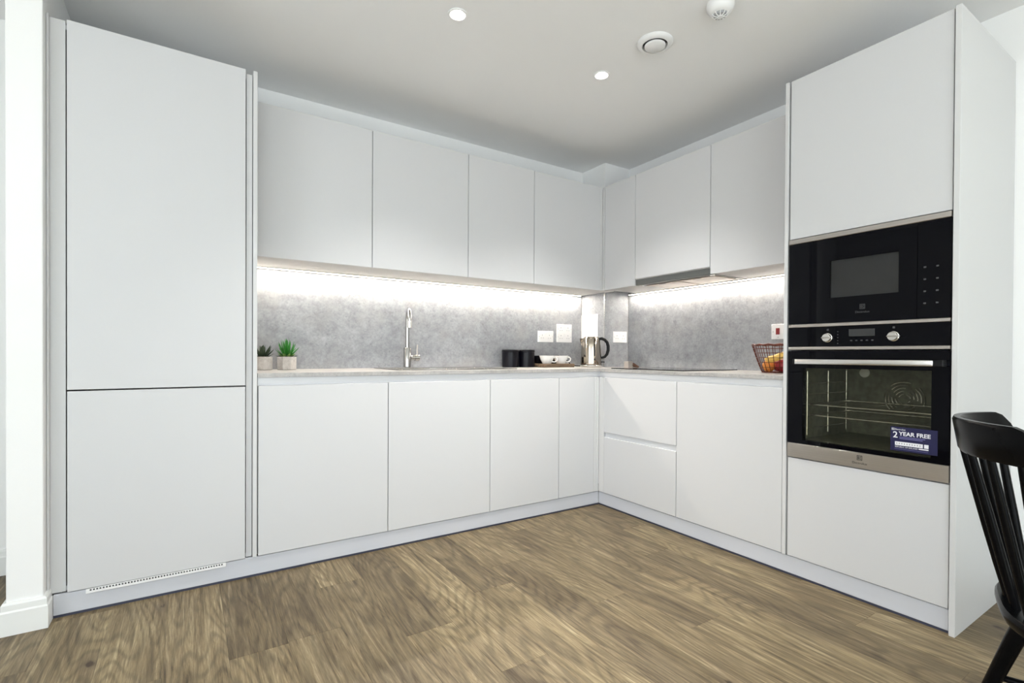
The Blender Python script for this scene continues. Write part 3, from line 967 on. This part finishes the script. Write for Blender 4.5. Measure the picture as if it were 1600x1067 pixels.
tube(bm, pts, [.010, .0115, .0120, .0125, .0125, .0125, .012, .011, .009], 12)
obj('handle', bm, 'black_plastic', u, smooth=True)
bm = bmesh.new()
box(bm, .074, .104, -.010, .010, .036, .043, bev=.002)
obj('switch', bm, 'black_plastic', u)
bm = bmesh.new()
sp = [bm.verts.new(p) for p in ((-.058, -.022, .218), (-.058, .022, .218), (-.088, 0, .216), (-.066, -.018, .165), (-.066, .018, .165), (-.073, 0, .160))]
for q in ((0, 1, 2), (0, 2, 5, 3), (1, 4, 5, 2), (0, 3, 4, 1), (3, 5, 4)):
    bm.faces.new([sp[i] for i in q])
obj('spout', bm, 'kettle_steel', u)
bm = bmesh.new()
box(bm, .012, .022, -.0795, -.0765, .052, .066)
box(bm, .0125, .0215, -.0772, -.0700, .085, .175)
obj('water_gauge', bm, 'black_plastic', u)
# mains lead lying behind the cups and running to the kettle
def toloc(o, pts):
    o_m = Matrix.Translation(o.location) @ Matrix.Rotation(o.rotation_euler.z, 4, 'Z')
    inv = o_m.inverted()
    return [inv @ Vector(p) for p in pts]
bm = bmesh.new()
pts = [(.075, .600, 1.000), (.110, .598, 1.004), (.185, .580, .962), (.210, .560, .932), (.235, .53, .924), (.255, .48, .924), (.250, .44, .924)]
tube(bm, toloc(u, pts), .0042, 8)
obj('power_cord', bm, 'black_plastic', u, smooth=True)

# ------------------------------------------------------------------ fruit basket
u = thing('fruit_basket', 'dark copper wire basket of fruit beside the oven tower', 'basket', (.385, -1.030, ZW))
RB, RT_, HB = .088, .142, .152
def br(z): return RB + (RT_ - RB) * (z / HB) ** .85
NW = 26
for i in range(NW):
    a = 2 * PI * i / NW
    bm = bmesh.new()
    tube(bm, [(br(z) * math.cos(a), br(z) * math.sin(a), z) for z in (.003, .03, .06, .09, .12, HB)], .0019, 5)
    obj('upright_wire', bm, 'copper', u, smooth=True)
for z, r in ((.003, .0032), (.030, .0016), (.056, .0016), (.082, .0016), (.108, .0016), (.132, .0016)):
    bm = bmesh.new()
    tube(bm, [(br(z) * math.cos(2 * PI * i / 48), br(z) * math.sin(2 * PI * i / 48), z) for i in range(48)], r, 5, closed=True)
    obj('ring_wire', bm, 'copper', u, smooth=True)
bm = bmesh.new()
tube(bm, [(br(HB) * math.cos(2 * PI * i / 64), br(HB) * math.sin(2 * PI * i / 64), HB + .0022 * math.sin(i * PI / 2)) for i in range(64)], .0042, 6, closed=True)
obj('rim', bm, 'copper', u, smooth=True)
bm = bmesh.new()
lathe(bm, [(0, 0), (RB, 0), (RB, .003), (0, .003)], (0, 0, 0), 32)
obj('bottom', bm, 'copper', u)
BL = Vector((.385, -1.030, ZW))
def banana(pts, rad, label):
    bm = bmesh.new()
    n = 12
    P0, P1, P2 = [Vector(p) for p in pts]
    cur = [(1 - t) ** 2 * P0 + 2 * t * (1 - t) * P1 + t * t * P2 for t in [i / n for i in range(n + 1)]]
    r = [rad * (.35 + .65 * min(1, math.sin(PI * (i / n)) * 1.6)) for i in range(n + 1)]
    tube(bm, [BL + p for p in cur], r, 6)
    o = tag(obj('banana', bm, 'banana', smooth=True), label, 'fruit')
    return o
banana([(-.078, .040, .074), (-.10, -.02, .066), (-.058, -.070, .112)], .018, 'yellow banana lying on top in the wire basket')
def fruit(name, mat, p, r, label, stem=False, sz=1.0):
    bm = bmesh.new()
    prof = []
    for i in range(13):
        a = PI * i / 12
        rr_ = r * math.sin(a)
        h = -r * sz * math.cos(a)
        if stem and i == 12: h -= .12 * r
        prof.append((rr_ if 0 < i < 12 else 0, h))
    c_ = BL + Vector(p)
    u_ = thing(name, label, 'fruit', (c_.x, c_.y, c_.z - r * sz))
    lathe(bm, prof, (0, 0, r * sz), 20)
    obj('flesh', bm, mat, u_, smooth=True)
    bm = bmesh.new()
    tube(bm, [(0, 0, 2 * r * sz - .16 * r), (.002, 0, 2 * r * sz + .006)], .0016, 6)
    obj('stem', bm, 'brown_strap', u_)
fruit('apple', 'apple_red', (-.045, -.038, .041), .036, 'dark red apple in the wire basket below the banana', True)
fruit('orange', 'orange', (-.048, .038, .037), .033, 'orange in the wire basket beside the red apple')
fruit('avocado', 'avocado', (.012, -.072, .075), .034, 'dark green avocado in the wire basket next to the oven tower', sz=1.25)
fruit('apple', 'apple_red', (.035, .025, .041), .036, 'dark red apple at the wall side of the wire basket', True)

# ------------------------------------------------------------------ sockets, switches and plates
def plate(name, cat, label, axis, u0, u1, z0, z1, base, marks, mark_mat='socket_mark'):
    """axis 'y': on a plane y = base facing -y, u runs along x; axis 'x': on x = base facing -x, u runs along -y"""
    def D(a, b, c_, d, t0, t1):
        if axis == 'y': return (a, b, base - t1, base - t0, c_, d)
        return (base - t1, base - t0, -a, -b, c_, d)
    um = (u0 + u1) / 2
    loc = (um, base, z0) if axis == 'y' else (base, -um, z0)
    u = thing(name, label, cat, loc)
    B('plate', 'white_plastic', D(u0, u1, z0, z1, 0, .008), u, bev=.002)
    for nm, mt, a, b, c_, d in marks:
        B(nm, mt, D(u0 + a, u0 + b, z0 + c_, z0 + d, .0079, .0095 if nm != 'rocker' else .0115), u)
    child_fix(u)
    return u
def double_socket(w, h, dz=0.0):
    m = []
    for cx in (.27, .73):
        c0 = cx * w
        m += [('earth_slot', 'socket_mark', c0 - .002, c0 + .002, dz + .050, dz + .058), ('pin_slot', 'socket_mark', c0 - .013, c0 - .007, dz + .030, dz + .034),
              ('pin_slot', 'socket_mark', c0 + .007, c0 + .013, dz + .030, dz + .034)]
    m += [('rocker', 'white_plastic', .44 * w, .49 * w, dz + .052, dz + .070), ('rocker', 'white_plastic', .51 * w, .56 * w, dz + .052, dz + .070)]
    m += [('screw', 'socket_mark', .06 * w, .06 * w + .004, dz + .041, dz + .045), ('screw', 'socket_mark', .94 * w - .004, .94 * w, dz + .041, dz + .045)]
    return m
yb = YB - .010
plate('wall_socket', 'socket', 'low white double socket on the splashback beside the tall double plate', 'y', -.070, .078, 1.108, 1.194, yb, double_socket(.148, .086))
plate('wall_socket', 'socket', 'tall white plate with two rows of sockets above the cups', 'y', .112, .263, 1.109, 1.2535, yb, double_socket(.151, .086) + double_socket(.151, .086, .062))
plate('wall_socket', 'socket', 'white double socket on the pillar splashback between kettle and hob', 'y', .459, .608, 1.109, 1.195, PY - .010, double_socket(.149, .086))
plate('blank_plate', 'plate', 'large blank white cover plate on the pillar behind the kettle', 'x', -.622, -.424, 1.120, 1.332, PX - .010, [])
plate('cooker_switch', 'switch', 'white switch plate with red rocker beside the oven tower', 'x', .838, .924, 1.110, 1.199, XR - .010,
      [('rocker', 'red_plastic', .030, .052, .028, .066), ('screw', 'socket_mark', .010, .015, .042, .047), ('indicator', 'socket_mark', .040, .046, .010, .014)])

# ------------------------------------------------------------------ ceiling fittings
def downlight(x, y, label, power):
    u = thing('downlight', label, 'light', (x, y, ZC), group='ceiling downlights')
    bm = bmesh.new()
    lathe(bm, [(.044, -.001), (.044, -.004), (.041, -.006), (.034, -.005), (.031, .0), (.031, -.0005), (.044, -.0002)], (0, 0, 0), 36)
    obj('bezel', bm, 'white_plastic', u, smooth=True)
    bm = bmesh.new()
    lathe(bm, [(0, -.0010), (.0255, -.0010), (.0255, -.0025), (0, -.0030)], (0, 0, 0), 30)
    obj('lamp', bm, 'lamp_glow', u, smooth=True)
    l = bpy.data.lights.new('downlight_beam', 'SPOT')
    l.energy = power
    l.spot_size = math.radians(100)
    l.spot_blend = 1.0
    l.shadow_soft_size = .03
    l.color = (1.0, .98, .95)
    o = bpy.data.objects.new('downlight_beam', l)
    COL.objects.link(o)
    o.parent = u
    o.location = (0, 0, -.012)
downlight(-1.325, -.536, 'recessed ceiling downlight in front of the sink wall cabinets', 86)
downlight(-.476, -.530, 'recessed ceiling downlight between the air valve and corner', 86)
u = thing('air_valve', 'round white ceiling air valve with central disc', 'vent', (-.4555, -.880, ZC))
bm = bmesh.new()
lathe(bm, [(.056, -.0005), (.083, -.0005), (.084, -.004), (.079, -.012), (.066, -.019), (.060, -.018), (.056, -.006), (.056, -.0005)], (0, 0, 0), 44)
obj('ring', bm, 'white_plastic', u, smooth=True)
bm = bmesh.new()
lathe(bm, [(0, -.0006), (.0555, -.0006), (.0555, -.002), (0, -.002)], (0, 0, 0), 40)
obj('throat', bm, 'gap_dark', u)
bm = bmesh.new()
lathe(bm, [(0, -.012), (.044, -.012), (.049, -.016), (.048, -.022), (.044, -.025), (0, -.026)], (0, 0, 0), 44)
obj('disc', bm, 'white_plastic', u, smooth=True)
bm = bmesh.new()
lathe(bm, [(0, -.002), (.008, -.002), (.008, -.012), (0, -.012)], (0, 0, 0), 12)
obj('stem', bm, 'white_plastic', u)
u = thing('smoke_alarm', 'white domed ceiling alarm with slotted nose', 'alarm', (-.428, -1.215, ZC))
bm = bmesh.new()
lathe(bm, [(0, -.0005), (.056, -.0005), (.057, -.010), (.054, -.022), (.046, -.034), (.034, -.044), (0, -.044)], (0, 0, 0), 40)
obj('housing', bm, 'white_plastic', u, smooth=True)
for i in range(10):
    a = 2 * PI * i / 10
    bm = bmesh.new()
    tube(bm, [(.010 * math.cos(a), .010 * math.sin(a), -.056), (.024 * math.cos(a), .024 * math.sin(a), -.054), (.034 * math.cos(a), .034 * math.sin(a), -.0435)], .0022, 6)
    obj('fin', bm, 'white_plastic', u, smooth=True)
bm = bmesh.new()
lathe(bm, [(0, -.0442), (.028, -.0442), (.026, -.052), (0, -.053)], (0, 0, 0), 24)
obj('core', bm, 'socket_mark', u, smooth=True)
bm = bmesh.new()
lathe(bm, [(0, -.053), (.011, -.053), (.011, -.058), (0, -.059)], (0, 0, 0), 20)
obj('nose', bm, 'white_plastic', u, smooth=True)

# ------------------------------------------------------------------ black spindle-back chair
FA = math.atan2(-.948, .317) - PI / 2     # local +y (front) turned to face the table side
u = thing('spindle_chair', 'black painted wooden spindle-back chair beside the oven tower', 'chair', (-.671, -2.336, 0), FA)
def seat_outline(n=48):
    pts = []
    for i in range(n):
        a = 2 * PI * i / n
        cx, sy_ = math.cos(a), math.sin(a)
        e = .62
        x = .215 * math.copysign(abs(cx) ** e, cx)
        y = .205 * math.copysign(abs(sy_) ** e, sy_)
        if y < 0: x *= 1 - .10 * (-y / .205)
        pts.append((x, y + .040))
    return pts
bm = bmesh.new()
levels = [(.86, .416), (.97, .422), (1.0, .434), (1.0, .444), (.975, .451), (.86, .4515), (.55, .444), (.25, .441)]
rows = []
for s_, z in levels:
    rows.append([bm.verts.new((x * s_, y * s_, z)) for x, y in seat_outline()])
for a, b in zip(rows, rows[1:]):
    for i in range(48):
        j = (i + 1) % 48
        bm.faces.new((a[i], a[j], b[j], b[i]))
bm.faces.new(rows[0][::-1]); bm.faces.new(rows[-1])
obj('seat', bm, 'black_paint', u, smooth=True)
# curved top rail
def rail_pt(t, z):
    """t in -1..1 across the back; leans back with height"""
    ang = t * .88
    x = .205 * math.sin(ang) / math.sin(.88)
    y = -.234 + .108 * (1 - math.cos(ang)) / (1 - math.cos(.88)) - (z - .83) * .16
    return Vector((x, y, z))
bm = bmesh.new()
NR = 28
rows = []
for i in range(NR + 1):
    t = -1 + 2 * i / NR
    e = max(0, (abs(t) - .86) / .14)
    top = .866 - .028 * e * e
    bot = .785 + .020 * e * e
    tang = (rail_pt(min(1, t + .01), .83) - rail_pt(max(-1, t - .01), .83)).normalized()
    nrm = Vector((-tang.y, tang.x, 0))
    row = []
    for z, k_ in ((bot, .6), (bot + .008, 1), (top - .008, 1), (top, .6)):
        row.append(rail_pt(t, z) + nrm * .010 * k_)
    for z, k_ in ((top, .6), (top - .008, 1), (bot + .008, 1), (bot, .6)):
        row.append(rail_pt(t, z) - nrm * .010 * k_)
    rows.append([bm.verts.new(p) for p in row])
for a, b in zip(rows, rows[1:]):
    for k_ in range(8):
        j = (k_ + 1) % 8
        bm.faces.new((a[k_], a[j], b[j], b[k_]))
bm.faces.new(rows[0]); bm.faces.new(rows[-1][::-1])
obj('top_rail', bm, 'black_paint', u, smooth=True)
for i in range(7):
    t = -.86 + 1.72 * i / 6
    top = rail_pt(t, .80)
    a = t * 1.05
    botp = Vector((.165 * math.sin(a) / math.sin(1.05), -.142 + .060 * (1 - math.cos(a)) / (1 - math.cos(1.05)), .440))
    bm = bmesh.new()
    tube(bm, [botp.lerp(top, s_) for s_ in (0, .25, .5, .75, 1)], [.0085, .0100, .0100, .0092, .0080], 10)
    obj('spindle', bm, 'black_paint', u, smooth=True)
feet = {}
for sx in (-1, 1):
    for sy_ in (-1, 1):
        a = Vector((sx * .130, sy_ * .115 + .035, .425))
        b = Vector((sx * .205, sy_ * .235 + .035, .004))
        feet[(sx, sy_)] = (a, b)
        bm = bmesh.new()
        tube(bm, [a.lerp(b, s_) for s_ in (0, .3, .65, 1)], [.0185, .0195, .0165, .0115], 12)
        lg_ = obj('leg', bm, 'black_paint', u, smooth=True)
        bm = bmesh.new()
        lathe(bm, [(0, 0), (.010, 0), (.010, .005), (0, .005)], (b.x, b.y, 0), 12)
        obj('glide', bm, 'chair_glide', lg_)
for sx in (-1, 1):
    p = feet[(sx, -1)]; q = feet[(sx, 1)]
    bm = bmesh.new()
    tube(bm, [p[0].lerp(p[1], .58), (p[0].lerp(p[1], .58) + q[0].lerp(q[1], .58)) / 2, q[0].lerp(q[1], .58)], [.008, .011, .008], 10)
    obj('stretcher', bm, 'black_paint', u, smooth=True)
m0 = (feet[(-1, -1)][0].lerp(feet[(-1, -1)][1], .58) + feet[(-1, 1)][0].lerp(feet[(-1, 1)][1], .58)) / 2
m1 = Vector((-m0.x, m0.y, m0.z))
bm = bmesh.new()
tube(bm, [m0, (m0 + m1) / 2, m1], [.008, .011, .008], 10)
obj('stretcher', bm, 'black_paint', u, smooth=True)
